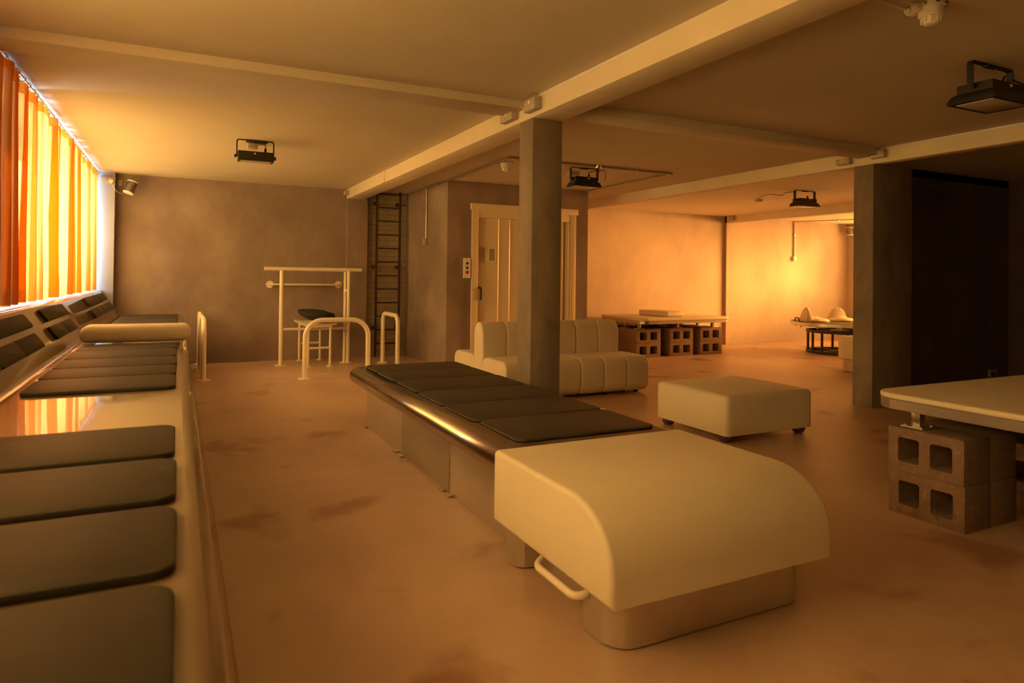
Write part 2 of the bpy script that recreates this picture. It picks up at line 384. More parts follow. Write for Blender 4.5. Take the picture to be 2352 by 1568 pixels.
# ------------------------------------------------------------------ curtains
def curtain(name, y0, y1, label, seed, xoff=0, ring=True):
    rnd = random.Random(seed); t = thing(name, label, 'curtain', (-.86 + xoff, (y0 + y1) / 2, .97), 0, 'window curtains')
    ys = []; y = y0; dirn = 1
    P = []  # fold control points (y, x)
    while y < y1:
        P.append((y, dirn * rnd.uniform(.012, .055))); dirn = -dirn; y += rnd.uniform(.045, .13)
    P.append((y1, 0))
    n = int((y1 - y0) / .008)
    def fold(q, k=1):
        for (a, xa), (c, xc) in zip(P, P[1:]):
            if a <= q <= c:
                s = (q - a) / (c - a); s = s * s * (3 - 2 * s); return xa + (xc - xa) * s
        return 0
    base = [fold(y0 + (y1 - y0) * i / n) for i in range(n + 1)]
    lay = [.095 * math.sin(2 * PI * (y0 + (y1 - y0) * i / n) / .27 + 2 * noise.noise(Vector(((y0 + (y1 - y0) * i / n) * 1.1, 0, seed)))) * (.6 + .8 * noise.noise(Vector(((y0 + (y1 - y0) * i / n) * .9, 5, seed)))) for i in range(n + 1)]
    zs = [.956, 1.0, 1.15, 1.4, 1.7, 2.0, 2.2, 2.24, 2.28, 2.31]
    b = NB(); rows = []
    for z in zs:
        row = []
        for i in range(n + 1):
            yy = y0 + (y1 - y0) * i / n; h = (z - .965) / 1.35; ov = lay[i] * (1 - .25 * h)
            x = base[i] * (1.0 - .4 * h) + .012 * noise.noise(Vector((yy * 3, z * 1.3, seed)))
            yy2 = yy + .02 * noise.noise(Vector((yy * 2, z * .9, seed + 9))) * (1 - h)
            zz = z + (.006 * noise.noise(Vector((yy * 4, 0, seed))) if z < 1 else 0) - (.012 * abs(math.sin(yy * 24)) if z > 2.295 else 0)
            row.append(b.verts.new((x, min(max(yy2 + ov, y0), y1) - (y0 + y1) / 2, zz - .97)))
        rows.append(row)
    for r0, r1 in zip(rows, rows[1:]):
        for i in range(n): b.faces.new((r0[i], r0[i + 1], r1[i + 1], r1[i]))
    cl = finish(b, 'cloth', M['curtain_cloth'], t, 80)
    b = NB(); rows = []
    for z in (2.235, 2.305):
        rows.append([b.verts.new((base[i] * .72 + .012 * noise.noise(Vector((y0 + (y1 - y0) * i / n) * 3 if False else Vector(((y0 + (y1 - y0) * i / n) * 3, z * 1.3, seed)))) - .006, (y0 + (y1 - y0) * i / n) - (y0 + y1) / 2, z - .97)) for i in range(n + 1)])
    for i in range(n): b.faces.new((rows[0][i], rows[0][i + 1], rows[1][i + 1], rows[1][i]))
    o = finish(b, 'heading_tape', M['curtain_cloth'], t, 80)
    if ring:
        k = 0; y = y0 + .05
        while y < y1:
            b = NB(); tube(b, [(.018 * math.sin(a), .004 * math.cos(a), .018 * math.cos(a)) for a in [2 * PI * q / 12 for q in range(12)]], .0025, 6, True)
            finish(b, 'curtain_ring', M['brass'], t, loc=(0, y - (y0 + y1) / 2, 2.315 - .97)); y += .16
    return t
curtain('curtain', -2.0, 3.6, 'long orange curtain over the window nearest the camera', 3, 0, False)
curtain('curtain', 3.62, 5.31, 'dull orange curtain at the left frame edge, in front of a solid pier', 5, -.0)
curtain('curtain', 5.33, 9.24, 'brightly backlit yellow-orange curtain reaching towards the back wall', 11)
b = NB(); tube(b, [(-.86, -3, 2.328), (-.86, 9.31, 2.328)], .005, 8)
tag(finish(b, 'curtain_wire', M['brass']), 'thin curtain wire running below the ceiling along the windows', 'curtain wire')

# ------------------------------------------------------------------ window bench (left)
Y0, Y1 = -.9, 8.98
t = thing('window_bench', 'long glossy beige bench with slanted back under the curtained windows', 'bench', (-.3, (Y0 + Y1) / 2, 0))
def bp(name, bm, m, par=None): 
    o = finish(bm, name, M[m], par or t)
    if par is None: o.location = (.3, -(Y0 + Y1) / 2, 0)
    return o
pts = [(-.61, 0), (-.61, .66), (.02, .66)]
for k in range(13):
    a = PI / 2 * k / 12; pts.append((.02 + .05 * math.sin(a), .61 + .05 * math.cos(a)))
pts += [(.073, .58), (.117, .3), (.148, .1), (.166, .025), (.173, 0)]
bp('seat', prism(NB(), pts, 'y', Y0, Y1, .012, 3), 'bench_gloss')
pts = [(-.80, 0), (-.612, 0), (-.612, .655)]
for k in range(5):
    a = PI / 2 * k / 4; pts.append((-.585 - .03 * math.sin(a) * 1.2, .662 + .03 * (1 - math.cos(a))))
pts += [(-.775, .915), (-.783, .93), (-.795, .937), (-.82, .937), (-.83, .93), (-.83, 0)]
bp('backrest', prism(NB(), pts, 'y', Y0, Y1, .01, 3), 'bench_gloss')
# rubber pads fixed on the slanted back
P0 = Vector((-.612, 0, .69)); P1 = Vector((-.775, 0, .915)); up = (P1 - P0); ln = up.length; up.normalize(); nrm = Vector((up.z, 0, -up.x))
def pad(y0, y1, s0, s1):
    b = NB(); prism(b, rrect(y0, y1, s0, s1, .022, 4), 'z', 0, .016, .004, 2)
    for v in b.verts:
        y, s, h = v.co; v.co = P0 + up * s + nrm * (h - .001); v.co.y = y
    return b
rows = [(.184, .272), (.06, .15)]
for y0, y1, r in ((3.0, 3.72, 0), (3.73, 4.51, 0), (4.98, 5.88, 0), (2.9, 3.4, 1), (3.42, 3.9, 1), (3.91, 4.4, 1), (4.85, 5.31, 1), (5.325, 5.74, 1),
                  (7.16, 7.75, 0), (7.76, 8.14, 0), (8.15, 8.52, 0), (8.53, 8.9, 0), (7.0, 7.35, 1), (7.36, 7.75, 1), (7.76, 8.14, 1), (8.15, 8.5, 1), (8.51, 8.86, 1),
                  (.4, 1.1, 0), (1.12, 1.8, 0), (.3, .9, 1), (.92, 1.6, 1)):
    bp('back_pad', pad(y0, y1, *rows[r]), 'back_rubber')

# rubber mats on the bench seat
def mat_obj(name, x0, x1, y0, y1, z, th, m, label, cat, group, rz=0, sag=0):
    cx, cy = (x0 + x1) / 2, (y0 + y1) / 2; hx, hy = (x1 - x0) / 2, (y1 - y0) / 2
    b = NB(); prism(b, rrect(-hx, hx, -hy, hy, .045, 5), 'z', 0, th, .005, 2)
    o = finish(b, name, M[m]); o.location = (cx, cy, z); o.rotation_euler = (0, 0, rz)
    return tag(o, label, cat, group)
G = 'rubber mats on the window bench'
gm = [(.74, 1.165, 'dark rubber mat nearest the camera on the window bench'),
      (1.208, 1.55, 'second nearest dark rubber mat on the window bench'),
      (1.592, 1.945, 'third nearest dark rubber mat on the window bench'),
      (1.985, 2.37, 'dark rubber mat just in front of the bare shiny gap on the window bench'),
      (3.17, 3.555, 'dark rubber mat just behind the bare shiny gap on the window bench'),
      (3.567, 3.92, 'second dark rubber mat behind the bare shiny gap on the window bench'),
      (3.932, 4.325, 'third dark rubber mat behind the bare shiny gap on the window bench'),
      (4.337, 4.775, 'second dark rubber mat in front of the white bolster on the window bench'),
      (4.787, 5.16, 'dark rubber mat running under the front of the white bolster'),
      (6.95, 7.9, 'dark rubber mat at the far end of the window bench, just beyond the bolster'),
      (7.915, 8.72, 'farthest dark rubber mat on the window bench, by the back wall')]
for i, (a, c, l) in enumerate(gm):
    mat_obj('rubber_mat', -.548, .004 + random.uniform(-.004, .004), a, c, .6605, .016, 'rubber', l, 'mat', G, random.uniform(-.006, .006))
# bolster
b = NB(); box(b, -.335, .335, -.15, .15, 0, .112, .048, 6)
o = finish(b, 'bolster_cushion', M['white_vinyl']); o.location = (-.245, 5.38, .677 - .001); tag(o, 'white padded bolster lying across the window bench', 'cushion')

# ------------------------------------------------------------------ tubular rails
RR = .027
def flange(t, x, y, z=0, r=.07):
    b = NB(); disc(b, (0, 0, 0), r, .008, 24)
    for k in range(4): lathe(b, [(.007, .008), (.007, .013), (0, .013)], (r * .72 * math.cos(PI / 4 + k * PI / 2), r * .72 * math.sin(PI / 4 + k * PI / 2), 0), 8)
    return finish(b, 'base_flange', M['powder_white'], t, loc=(x, y, z))
def urail(name, label, p, q, h, rad, group):
    p, q = Vector((*p, 0)), Vector((*q, 0)); c = (p + q) / 2
    t = thing(name, label, 'rail', c, 0, group); p -= c; q -= c; u = Vector((0, 0, h))
    finish(tube(NB(), fillet([p + Vector((0, 0, .005)), p + u, q + u, q + Vector((0, 0, .005))], rad, 10), RR, 16), 'bent_tube', M['powder_white'], t)
    flange(t, p.x, p.y); flange(t, q.x, q.y); return t
G = 'low bent tube rails'
urail('tube_rail', 'low white U-shaped tube rail by the window bench, the nearer of the pair', (.26, 7.94), (.26, 8.72), .65, .15, G)
urail('tube_rail', 'low white U-shaped tube rail by the window bench, half hidden behind the nearer one', (.255, 8.97), (.255, 9.38), .65, .13, G)
urail('tube_rail', 'wide low white U-shaped tube rail in front of the slatted stool', (1.27, 7.665), (1.972, 7.665), .645, .19, G)
urail('tube_rail', 'narrow low white U-shaped tube rail in front of the ladder', (2.44, 8.05), (2.44, 8.72), .655, .11, G)

t = thing('tall_rail', 'tall white tube rail frame with a long top bar by the back wall', 'rail', (1.58, 8.9, 0))
lo = (-1.58, -8.9, 0)
for x, y, r in ((1.178, 8.9, RR), (1.982, 8.93, .02), (2.015, 8.87, .022)):
    finish(tube(NB(), [(x, y, .004), (x, y, 1.2)], r, 16), 'post', M['powder_white'], t, loc=lo)
finish(tube(NB(), [(.965, 8.9, 1.218), (2.19, 8.9, 1.218)], .025, 16), 'top_bar', M['powder_white'], t, loc=lo)
finish(tube(NB(), [(1.178, 8.9, .455), (2.0, 8.9, .455)], .018, 12), 'cross_bar', M['powder_white'], t, loc=lo)
finish(tube(NB(), [(1.982, 8.93, .95), (2.015, 8.87, .95)], .014, 10), 'post_spacer', M['powder_white'], t, loc=lo)
flange(t, 1.178 - 1.58, 0, 0, .075); flange(t, 2.0 - 1.58, 0, 0, .085)

t = thing('grab_bar', 'white wall-mounted grab bar with round end plates on the back wall', 'grab bar', (1.55, YB, 1.015))
finish(tube(NB(), fillet([(-.45, 0, 0), (-.45, -.07, 0), (.45, -.07, 0), (.45, 0, 0)], .03, 6), .014, 12), 'bar', M['powder_white'], t)
for s in (-.45, .45):
    b = NB(); lathe(b, [(0, .01), (.05, .01), (.05, 0)], (s, 0, 0), 24, Matrix.Rotation(PI / 2, 3, 'X'))
    for k in range(8): lathe(b, [(.005, .010), (.005, .013), (0, .013)], (s + .038 * math.cos(k * PI / 4), 0, .038 * math.sin(k * PI / 4)), 6, Matrix.Rotation(PI / 2, 3, 'X'))
    finish(b, 'end_plate', M['powder_white'], t)

t = thing('slatted_stool', 'white tube-legged stool with a slatted seat behind the wide rail', 'stool', (1.6, 8.95, 0))
for x in (-.135, .135):
    for y in (-.34, .34):
        l = finish(tube(NB(), [(x, y, .004), (x, y, .5)], .017, 12), 'leg', M['powder_white'], t); flange(t, x, y, 0, .045)
for y in (-.34, .34):
    finish(tube(NB(), [(-.135, y, .235), (.135, y, .235)], .015, 12), 'stretcher', M['powder_white'], t)
b = NB(); box(b, -.16, .16, -.36, -.325, .495, .52, .004); box(b, -.16, .16, .325, .36, .495, .52, .004); box(b, -.158, -.13, -.324, .324, .496, .518, .003); box(b, .13, .158, -.324, .324, .496, .518, .003)
finish(b, 'seat_frame', M['powder_white'], t)
for k in range(9):
    y = -.35 + k * .0875
    b = NB(); prism(b, [(-.21, .548), (-.2, .522), (.2, .522), (.21, .54), (.195, .548), (.1, .536), (-.1, .536), (-.19, .552)], 'y', y - .02, y + .02, .003, 1)
    finish(b, 'slat', M['powder_white'], t)
# black cushion bag on the stool
b = NB(); bmesh.ops.create_uvsphere(b, u_segments=32, v_segments=16, radius=1)
for v in b.verts:
    x, y, z = v.co; s = lambda q, p: math.copysign(abs(q) ** p, q)
    x2, y2 = s(x, .8), s(y, .75)
    zz = .07 * s(z, .7) * (1 - .35 * max(0, -x2)) + .045 * max(0, -x2) ** 2 + .02 * y2 * y2 + .008 * noise.noise(Vector((x * 3, y * 3, z * 2)))
    v.co = Vector((.215 * x2, .38 * y2 * (1 - .15 * abs(x2)), .075 + zz - .0))
o = finish(b, 'saddle_bag', M['black_fabric'], ang=60); o.location = (1.585, 8.8, .552); o.rotation_euler = (.02, .06, .05); tag(o, 'black crumpled pad slumped over the slatted stool', 'pad')

# ladder
t = thing('wall_ladder', 'dark rusty iron ladder fixed to the painted brick bay', 'ladder', (2.68, 9.38, 0)); lo = (-2.68, -9.38, 0)
for x in (2.515, 2.852): finish(box(NB(), x - .013, x + .013, 9.36, 9.40, 0, CZ - .005, .003), 'stile', M['rust_iron'], t, loc=lo)
for k in range(12):
    z = .187 + k * .193
    finish(tube(NB(), [(2.52, 9.38, z), (2.848, 9.38, z)], .0095, 8), 'rung', M['rust_iron'], t, loc=lo)
for z in (.41, 1.27, 2.17):
    for x, s in ((2.515, -1), (2.852, -1)):
        b = NB(); box(b, x - .055, x + .015, 9.385, 9.40, z - .028, z + .028, .003); box(b, x - .03, x + .01, 9.40, 9.499, z - .02, z + .02); finish(b, 'bracket', M['rust_iron'], t, loc=lo)

# ------------------------------------------------------------------ steel bench and front ottoman
SY0, SY1 = 2.452, 5.12
t = thing('steel_bench', 'low brushed steel bench with rounded edge running down the middle of the room', 'bench', (1.64, 3.8, 0)); lo = (-1.64, -3.8, 0)
pts = []
for k in range(13):
    a = -PI / 2 + PI * k / 12; pts.append((2.045 + .062 * math.cos(a), .388 + .062 * math.sin(a)))
for k in range(13):
    a = PI / 2 + PI * k / 12; pts.append((1.24 + .062 * math.cos(a), .388 + .062 * math.sin(a)))
finish(prism(NB(), pts, 'y', SY0, SY1, .006, 2), 'top', M['brushed_steel'], t, loc=lo)
finish(box(NB(), 1.302, 1.985, SY0, 5.07, 0, .33, .004), 'base', M['satin_steel'], t, loc=lo)
b = NB(); box(b, 1.297, 1.303, 3.33, 4.16, .012, .326, .001); finish(b, 'vent_panel', M['perforated_steel'], t, loc=lo)
for y in (3.3, 3.4, 4.15, 4.28, 5.05): finish(box(NB(), 1.275, 1.303, y - .03, y + .03, 0, .012, .003), 'floor_bracket', M['galvanised'], t, loc=lo)
for y in (3.3, 4.19):
    b = NB()
    for k in range(5): lathe(b, [(.004, 0), (.004, .003), (0, .003)], (1.302, y, .06 + k * .055), 8, Matrix.Rotation(-PI / 2, 3, 'Y'))
    finish(b, 'screws', M['galvanised'], t, loc=lo)
G = 'dark rubber mats on the steel bench'
names = ['nearest', 'second nearest', 'third nearest', 'fourth nearest', 'fifth nearest', 'farthest']
sm = [(2.525, 2.955), (2.965, 3.39), (3.4, 3.835), (3.845, 4.295), (4.305, 4.725), (4.73, 5.10)]
where = [' on the steel bench, beside the large white ottoman', ' on the steel bench', ' on the steel bench', ' on the steel bench, beside the dark column', ' on the steel bench', ' on the steel bench, by the tube rails']
for i, (a, c) in enumerate(sm):
    mat_obj('bench_mat', 1.288 + random.uniform(-.01, .01), 2.03 + random.uniform(-.012, .012), a, c, .4505, .012, 'dark_rubber', names[i] + ' near-black rubber mat' + where[i], 'mat', G, random.uniform(-.008, .008))

OX0, OX1, OY0, OY1 = 1.142, 2.085, 1.625, 2.445
t = thing('bench_ottoman', 'large cream ottoman with rounded front on a steel plinth, foreground', 'ottoman', (1.61, 2.03, 0)); lo = (-1.61, -2.03, 0)
pts = [(OY0, .178), (OY1, .178), (OY1, .435)]
for k in range(5):
    a = PI / 2 * k / 4; pts.append((OY1 - .02 + .02 * math.cos(a), .44 + .02 * math.sin(a)))
R1 = .235
for k in range(15):
    a = PI / 2 * k / 14; pts.append((OY0 + R1 - R1 * math.sin(a), .46 - .2 + .2 * math.cos(a)))
finish(prism(NB(), pts, 'x', OX0, OX1, .028, 5), 'cushion', M['white_vinyl'], t, ang=50, loc=lo)
# plinth with a recess on the handle side
pts = rrect(1.205, 2.045, 1.695, 2.44, .095, 8)
pl = []
for p in pts: pl.append(p)
# insert the recess between the two left corners (x=1.205)
i = max(range(len(pl)), key=lambda k: (pl[k][0] < 1.206) * 10 + (pl[k][1] < 2.1) * -5 + 0 if pl[k][0] < 1.206 else -99)
left = [k for k in range(len(pl)) if pl[k][0] < 1.2055]
k_hi = max(left, key=lambda k: pl[k][1]); k_lo = min(left, key=lambda k: pl[k][1])
ins = [(1.205, 2.43), (1.214, 2.376), (1.24, 2.352), (1.28, 2.345), (1.305, 2.345), (1.305, 1.90), (1.28, 1.90), (1.235, 1.895), (1.212, 1.885), (1.205, 1.865)]
pl = [p for k, p in enumerate(pl) if not (k < k_hi + 1 and p[0] < 1.4 and p[1] > 2.3)]
k_lo = min([k for k in range(len(pl)) if pl[k][0] < 1.2055], key=lambda k: pl[k][1])
pl = pl[:k_lo] + [(1.205, 2.44)] + ins + pl[k_lo:]
finish(prism(NB(), pl, 'z', .006, .18), 'plinth', M['satin_steel'], t, ang=30, loc=lo)
b = NB(); prism(b, [(p[0] + (.012 if p[0] < 1.6 else -.012), p[1] + (.012 if p[1] < 2.0 else -.004)) for p in rrect(1.305, 2.045, 1.69, 2.44, .07, 5)], 'z', 0, .008); finish(b, 'plinth_foot', M['black_plastic'], t, loc=lo)
b = NB(); tube(b, fillet([(1.31, 2.15, .145), (1.165, 2.15, .118), (1.165, 1.85, .118), (1.235, 1.85, .13)], .06, 8), .0135, 14)
o = finish(b, 'pull_handle', M['powder_white'], t, loc=lo); tag(o, 'white bent tube handle')

# ------------------------------------------------------------------ sofa modules
def sofa_mesh(part, x0, x1, off):
    b = NB(); fr = .09
    if part == 'seat':       # profile in (y,z), y from -.27 to .27
        pts = rrect(-.27, .27, .025, .375, .095, 7)
    else:
        pts = []
        for k in range(17):
            a = PI * k / 16; pts.append((.11 * math.cos(a), .56 + .145 * math.sin(a)))
        pts += [(-.11, .03), (.11, .03)]
    prism(b, pts, 'x', x0, x1, .022, 4)
    return b
proto = thing('sofa_module', 'x', 'sofa', (0, 0, 0), 0, 'back-to-back sofa modules')
w = .535
for nm, y in (('seat', -.365), ('rear_seat', .365)):
    s = None
    for k in range(2):
        o = finish(sofa_mesh('seat', -w / 2 + k * w / 2 + .001, -w / 2 + (k + 1) * w / 2 - .001, 0), nm, M['white_vinyl'], proto, ang=50, loc=(0, y, 0))
for k in range(2): finish(sofa_mesh('back', -w / 2 + k * w / 2 + .001, -w / 2 + (k + 1) * w / 2 - .001, 0), 'backrest', M['white_vinyl'], proto, ang=50, loc=(0, 0, 0))
for x in (-.2, .2):
    for y in (-.5, .5): finish(disc(NB(), (0, 0, 0), .025, .03, 12), 'foot', M['black_plastic'], proto, loc=(x, y, 0))
labs = ['cream back-to-back sofa module at the left end, its lit end panel facing the windows', 'cream back-to-back sofa module in the middle, partly hidden by the dark column', 'cream back-to-back sofa module at the right end, nearest the far table']
for i, x in enumerate((2.66, 3.198, 3.736)):
    o = proto if i == 0 else dup(proto)
    o.location = (x + w / 2, 6.085, 0); o['label'] = labs[i]

# ------------------------------------------------------------------ white square ottoman on purple feet
t = thing('square_ottoman', 'square cream ottoman on purple ball feet in the middle of the floor', 'ottoman', (3.86, 3.905, 0))
b = NB(); bmesh.ops.create_cube(b, size=1)
for v in b.verts: v.co = Vector((v.co.x * .855, v.co.y * .775, .055 if v.co.z < 0 else .335))
tops = [e for e in b.edges if e.verts[0].co.z > .3 and e.verts[1].co.z > .3]; sides = [e for e in b.edges if abs(e.verts[0].co.z - e.verts[1].co.z) > .1]
bmesh.ops.bevel(b, geom=tops + sides, offset=.035, segments=6, profile=.5, affect='EDGES')
bmesh.ops.subdivide_edges(b, edges=[e for e in b.edges if e.calc_length() > .3], cuts=6, use_grid_fill=True)
for v in b.verts:
    if v.co.z > .25: v.co.z += .03 * max(0, 1 - (v.co.x / .43) ** 2) * max(0, 1 - (v.co.y / .39) ** 2)
finish(b, 'cushion', M['white_vinyl'], t, ang=60)
for x in (-.365, .365):
    for y in (-.31, .31):
        finish(lathe(NB(), [(0, 0), (.025, 0), (.042, .012), (.05, .034), (.045, .06), (0, .06)], (x, y, 0), 20), 'foot', M['purple_plastic'], t)

# ------------------------------------------------------------------ block pillars and padded tables
def block_mesh(L, D, Hh):        # face L (y) x Hh (z), cores run along x (depth D)
    b = NB(); outer = [(-L / 2, 0), (L / 2, 0), (L / 2, Hh), (-L / 2, Hh)]
    hw, hh = L * .285, Hh * .56; holes = []
    for c in (-L * .215, L * .215): holes.append([(c + px_, Hh / 2 + pz_) for px_, pz_ in rrect(-hw / 2, hw / 2, -hh / 2, hh / 2, .012, 2)])
    # face built from strips around the two holes
    def ring(face_x, flip):
        vo = [b.verts.new((face_x, *p)) for p in [(-L / 2, 0), (0, 0), (L / 2, 0), (L / 2, Hh), (0, Hh), (-L / 2, Hh)]]
        vh = [[b.verts.new((face_x, *p)) for p in h] for h in holes]
        for hi, quad in ((0, (0, 1, 4, 5)), (1, (1, 2, 3, 4))):
            q = [vo[k] for k in quad]; h = vh[hi]; n = len(h) // 4
            # holes start at the upper right corner, run counter-clockwise; quads: ll, lr, ur, ul
            cs = {'ur': h[0:n], 'ul': h[n:2 * n], 'll': h[2 * n:3 * n], 'lr': h[3 * n:4 * n]}
            ll, lr, ur, ul = q
            F = [[ll, lr] + [cs['lr'][0]] + cs['ll'][::-1][:1], None]
            def face(vs):
                try: b.faces.new(vs if not flip else vs[::-1])
                except ValueError: pass
            face([ll, lr, cs['lr'][0], cs['ll'][-1]]); face([lr, ur, cs['ur'][0], cs['lr'][-1]])
            face([ur, ul, cs['ul'][0], cs['ur'][-1]]); face([ul, ll, cs['ll'][0], cs['ul'][-1]])
            face([ur] + cs['ur'][::-1]); face([ul] + cs['ul'][::-1]); face([ll] + cs['ll'][::-1]); face([lr] + cs['lr'][::-1])
        return vo, vh
    fo, fh = ring(-D / 2, False); ro, rh = ring(D / 2, True)
    for i in range(6):
        b.faces.new((fo[i], fo[(i + 1) % 6], ro[(i + 1) % 6], ro[i]))
    for k in range(2):
        m_ = len(fh[k])
        for i in range(m_): b.faces.new((fh[k][(i + 1) % m_], fh[k][i], rh[k][i], rh[k][(i + 1) % m_]))
    bmesh.ops.recalc_face_normals(b, faces=list(b.faces))
    ext = lambda v: (abs(abs(v.co.x) - D / 2) < 1e-5) + (abs(abs(v.co.y) - L / 2) < 1e-5) + (v.co.z < 1e-5 or abs(v.co.z - Hh) < 1e-5)
    ed = [e for e in b.edges if ext(e.verts[0]) >= 2 and ext(e.verts[1]) >= 2]
    bmesh.ops.bevel(b, geom=ed, offset=.004, segments=2, profile=.5, affect='EDGES')
    return b
nearb = finish(block_mesh(.366, .212, .2125), 'concrete_block', M['concrete_block'], ang=30)
farb = finish(block_mesh(.445, .212, .2065), 'concrete_block', M['concrete_block'], ang=30)
GN, GF = 'concrete blocks under the near table', 'concrete blocks under the far table'
first = {}
def place(src, loc, rz, label, group):
    o = src if src.name not in first else src.copy()
    if src.name in first: COL.objects.link(o)
    first[src.name] = 1
    o.location = loc; o.rotation_euler = (0, 0, rz); tag(o, label, 'concrete block', group); return o
for k, (yc, pn) in enumerate(((2.012, 'pillar in front of the right column'), (1.36, 'pillar at the right frame edge'))):
    for zi, zn in ((0, 'bottom'), (1, 'top')):
        for di, dn in ((0, 'front'), (1, 'rear')):
            place(nearb, (3.228 + .106 + di * .2145 + random.uniform(-.002, .002), yc + random.uniform(-.003, .003), zi * .2125), random.uniform(-.004, .004),
                  '%s %s hollow concrete block of the near table %s' % (zn, dn, pn), GN)
fp = [(6.17, 'left'), (6.79, 'middle'), (7.365, 'right')]
for xc, pn in fp:
    for zi, zn in ((0, 'bottom'), (1, 'top')):
        for di, dn in ((0, 'front'), (1, 'second'), (2, 'third'), (3, 'rearmost')):
            place(farb, (xc + random.uniform(-.004, .004), 7.9 + .106 + di * .2145, zi * .2065), PI / 2 + random.uniform(-.006, .006),
                  '%s row, %s hollow concrete block of the far table %s pillar' % (zn, dn, pn), GF)

def padded_table(name, label, x0, x1, y0, y1, z0, zb, zt, legs, zleg, rad):
    cx, cy = (x0 + x1) / 2, (y0 + y1) / 2
    t = thing(name, label, 'table', (cx, cy, zleg), 0, 'padded tables on block pillars'); lo = (-cx, -cy, -zleg)
    finish(prism(NB(), rrect(x0, x1, y0, y1, rad, 10), 'z', z0, zb, .002, 1), 'edge_band', M['aluminium'], t, ang=40, loc=lo)
    finish(prism(NB(), rrect(x0 - .003, x1 + .003, y0 - .003, y1 + .003, rad, 10), 'z', zb, zt, .012, 4), 'cushion_top', M['white_vinyl'], t, ang=50, loc=lo)
    for lx, ly in legs:
        l = finish(box(NB(), lx - .022, lx + .022, ly - .022, ly + .022, zleg + .006, z0, .003), 'leg', M['aluminium'], t, loc=lo)
        b = NB(); box(b, lx - .055, lx + .055, ly - .055, ly + .055, zleg, zleg + .007, .002)
        for sx in (-.04, .04):
            for sy in (-.04, .04): lathe(b, [(.008, .006), (.008, .014), (0, .014)], (lx + sx, ly + sy, zleg), 6)
        f = finish(b, 'foot_plate', M['galvanised'], l)
    return t
padded_table('padded_table', 'cream padded table with metal edge on concrete blocks, right foreground', 3.135, 4.7, .55, 2.235, .528, .575, .604, [(3.315, 2.1), (3.315, 1.36), (4.3, 2.1), (4.3, 1.36)], .4255, .13)
t_far = padded_table('padded_table', 'cream padded table on three concrete block pillars against the glowing far wall', 5.94, 7.63, 7.74, 8.86, .497, .538, .585, [(x + dx, y) for x, dx in ((6.17, -.12), (6.79, -.03), (7.365, .09)) for y in (7.97, 8.3, 8.65)], .4135, .12)
# second row pillars of the near table stand out of view; its far legs rest on these
for yc, pn in ((2.012, 'right column'), (1.36, 'camera')):
    for zi, zn in ((0, 'bottom'), (1, 'top')):
        place(nearb, (4.3, yc, zi * .2125), 0, '%s concrete block under the hidden end of the near table, %s side' % (zn, pn), GN)
b = NB(); box(b, -.175, .175, -.33, .33, 0, .082, .028, 5)
o = finish(b, 'table_cushion', M['white_vinyl']); o.location = (6.66, 8.23, .586); o.rotation_euler = (0, 0, .03); tag(o, 'cream rectangular cushion lying on the far padded table', 'cushion')

# ------------------------------------------------------------------ round table with moulded seats
RC = Vector((9.51, 7.3, 0)); RT = .74; RB = .50
t = thing('round_table', 'round turntable-like table on an open dark steel ring base, far right room', 'table', RC)
RTAB = t
finish(lathe(NB(), [(0, .44), (RT - .01, .44), (RT, .445), (RT, .488), (RT - .005, .492), (0, .492)], (0, 0, 0), 64), 'top', M['aluminium'], t)
finish(lathe(NB(), [(0, .492), (RT - .008, .492), (RT - .008, .497), (0, .497)], (0, 0, 0), 64), 'top_mat', M['dark_rubber'], t)
b = NB(); lathe(b, [(.05, .36), (.05, .44)], (0, 0, 0), 20); lathe(b, [(.14, .355), (.14, .37), (.05, .37)], (0, 0, 0), 20); finish(b, 'pedestal', M['galvanised'], t)
for z0, z1 in ((0, .045), (.325, .365)):
    b = NB(); lathe(b, [(RB - .05, z0), (RB, z0), (RB, z1), (RB - .05, z1), (RB - .05, z0)], (0, 0, 0), 48); box(b, -RB + .03, RB - .03, -.03, .03, z0 + .005, z1 - .005); box(b, -.03, .03, -RB + .03, RB - .03, z0 + .005, z1 - .005)
    finish(b, 'base_ring', M['black_metal'], t)
for k in range(8):
    a = 2 * PI * k / 8 + .1; x, y = (RB - .025) * math.cos(a), (RB - .025) * math.sin(a)
    finish(tube(NB(), [(x, y, .04), (x, y, .33)], .02, 8), 'base_post', M['black_metal'], t)
for k in range(12):
    a = 2 * PI * k / 12 + .15; x, y = (RT - .09) * math.cos(a), (RT - .09) * math.sin(a)
    finish(lathe(NB(), [(0, .405), (.016, .408), (.018, .44)], (x, y, 0), 10), 'stud', M['galvanised'], t)
def moulded(name, label, loc, rz):
    b = NB()
    # dished base
    lathe(b, [(0, .0), (.2, .0), (.21, .02), (.19, .04), (.1, .06), (.03, .085), (0, .09)], (0, 0, 0), 28)
    # upright fin: bell-shaped outline, leaning back
    t2 = NB()
    out = [(-.15, 0), (.15, 0), (.14, .06), (.115, .13), (.085, .18), (.045, .205), (.03, .225), (.02, .208), (-.02, .208), (-.03, .225), (-.045, .205), (-.085, .18), (-.115, .13), (-.14, .06)]
    prism(t2, out, 'y', -.02, .05, .015, 2)
    for v in t2.verts:
        z = v.co.z; v.co.y = .13 + v.co.y * (1.5 - 4.5 * min(z, .2)) + .02 * z
    merge(b, t2)
    o = finish(b, name, M['white_vinyl'], ang=50); o.location = loc; o.rotation_euler = (0, 0, rz); return tag(o, label, 'moulded seat', 'moulded seats on the round table')
moulded('moulded_seat', 'white moulded seat with tall fin seen side-on, left edge of the round table', RC + Vector((-.42, .12, .4975)), math.radians(64))
moulded('moulded_seat', 'white moulded seat with bell-shaped fin facing us, nearest the right column', RC + Vector((.14, .08, .4975)), math.radians(-26))
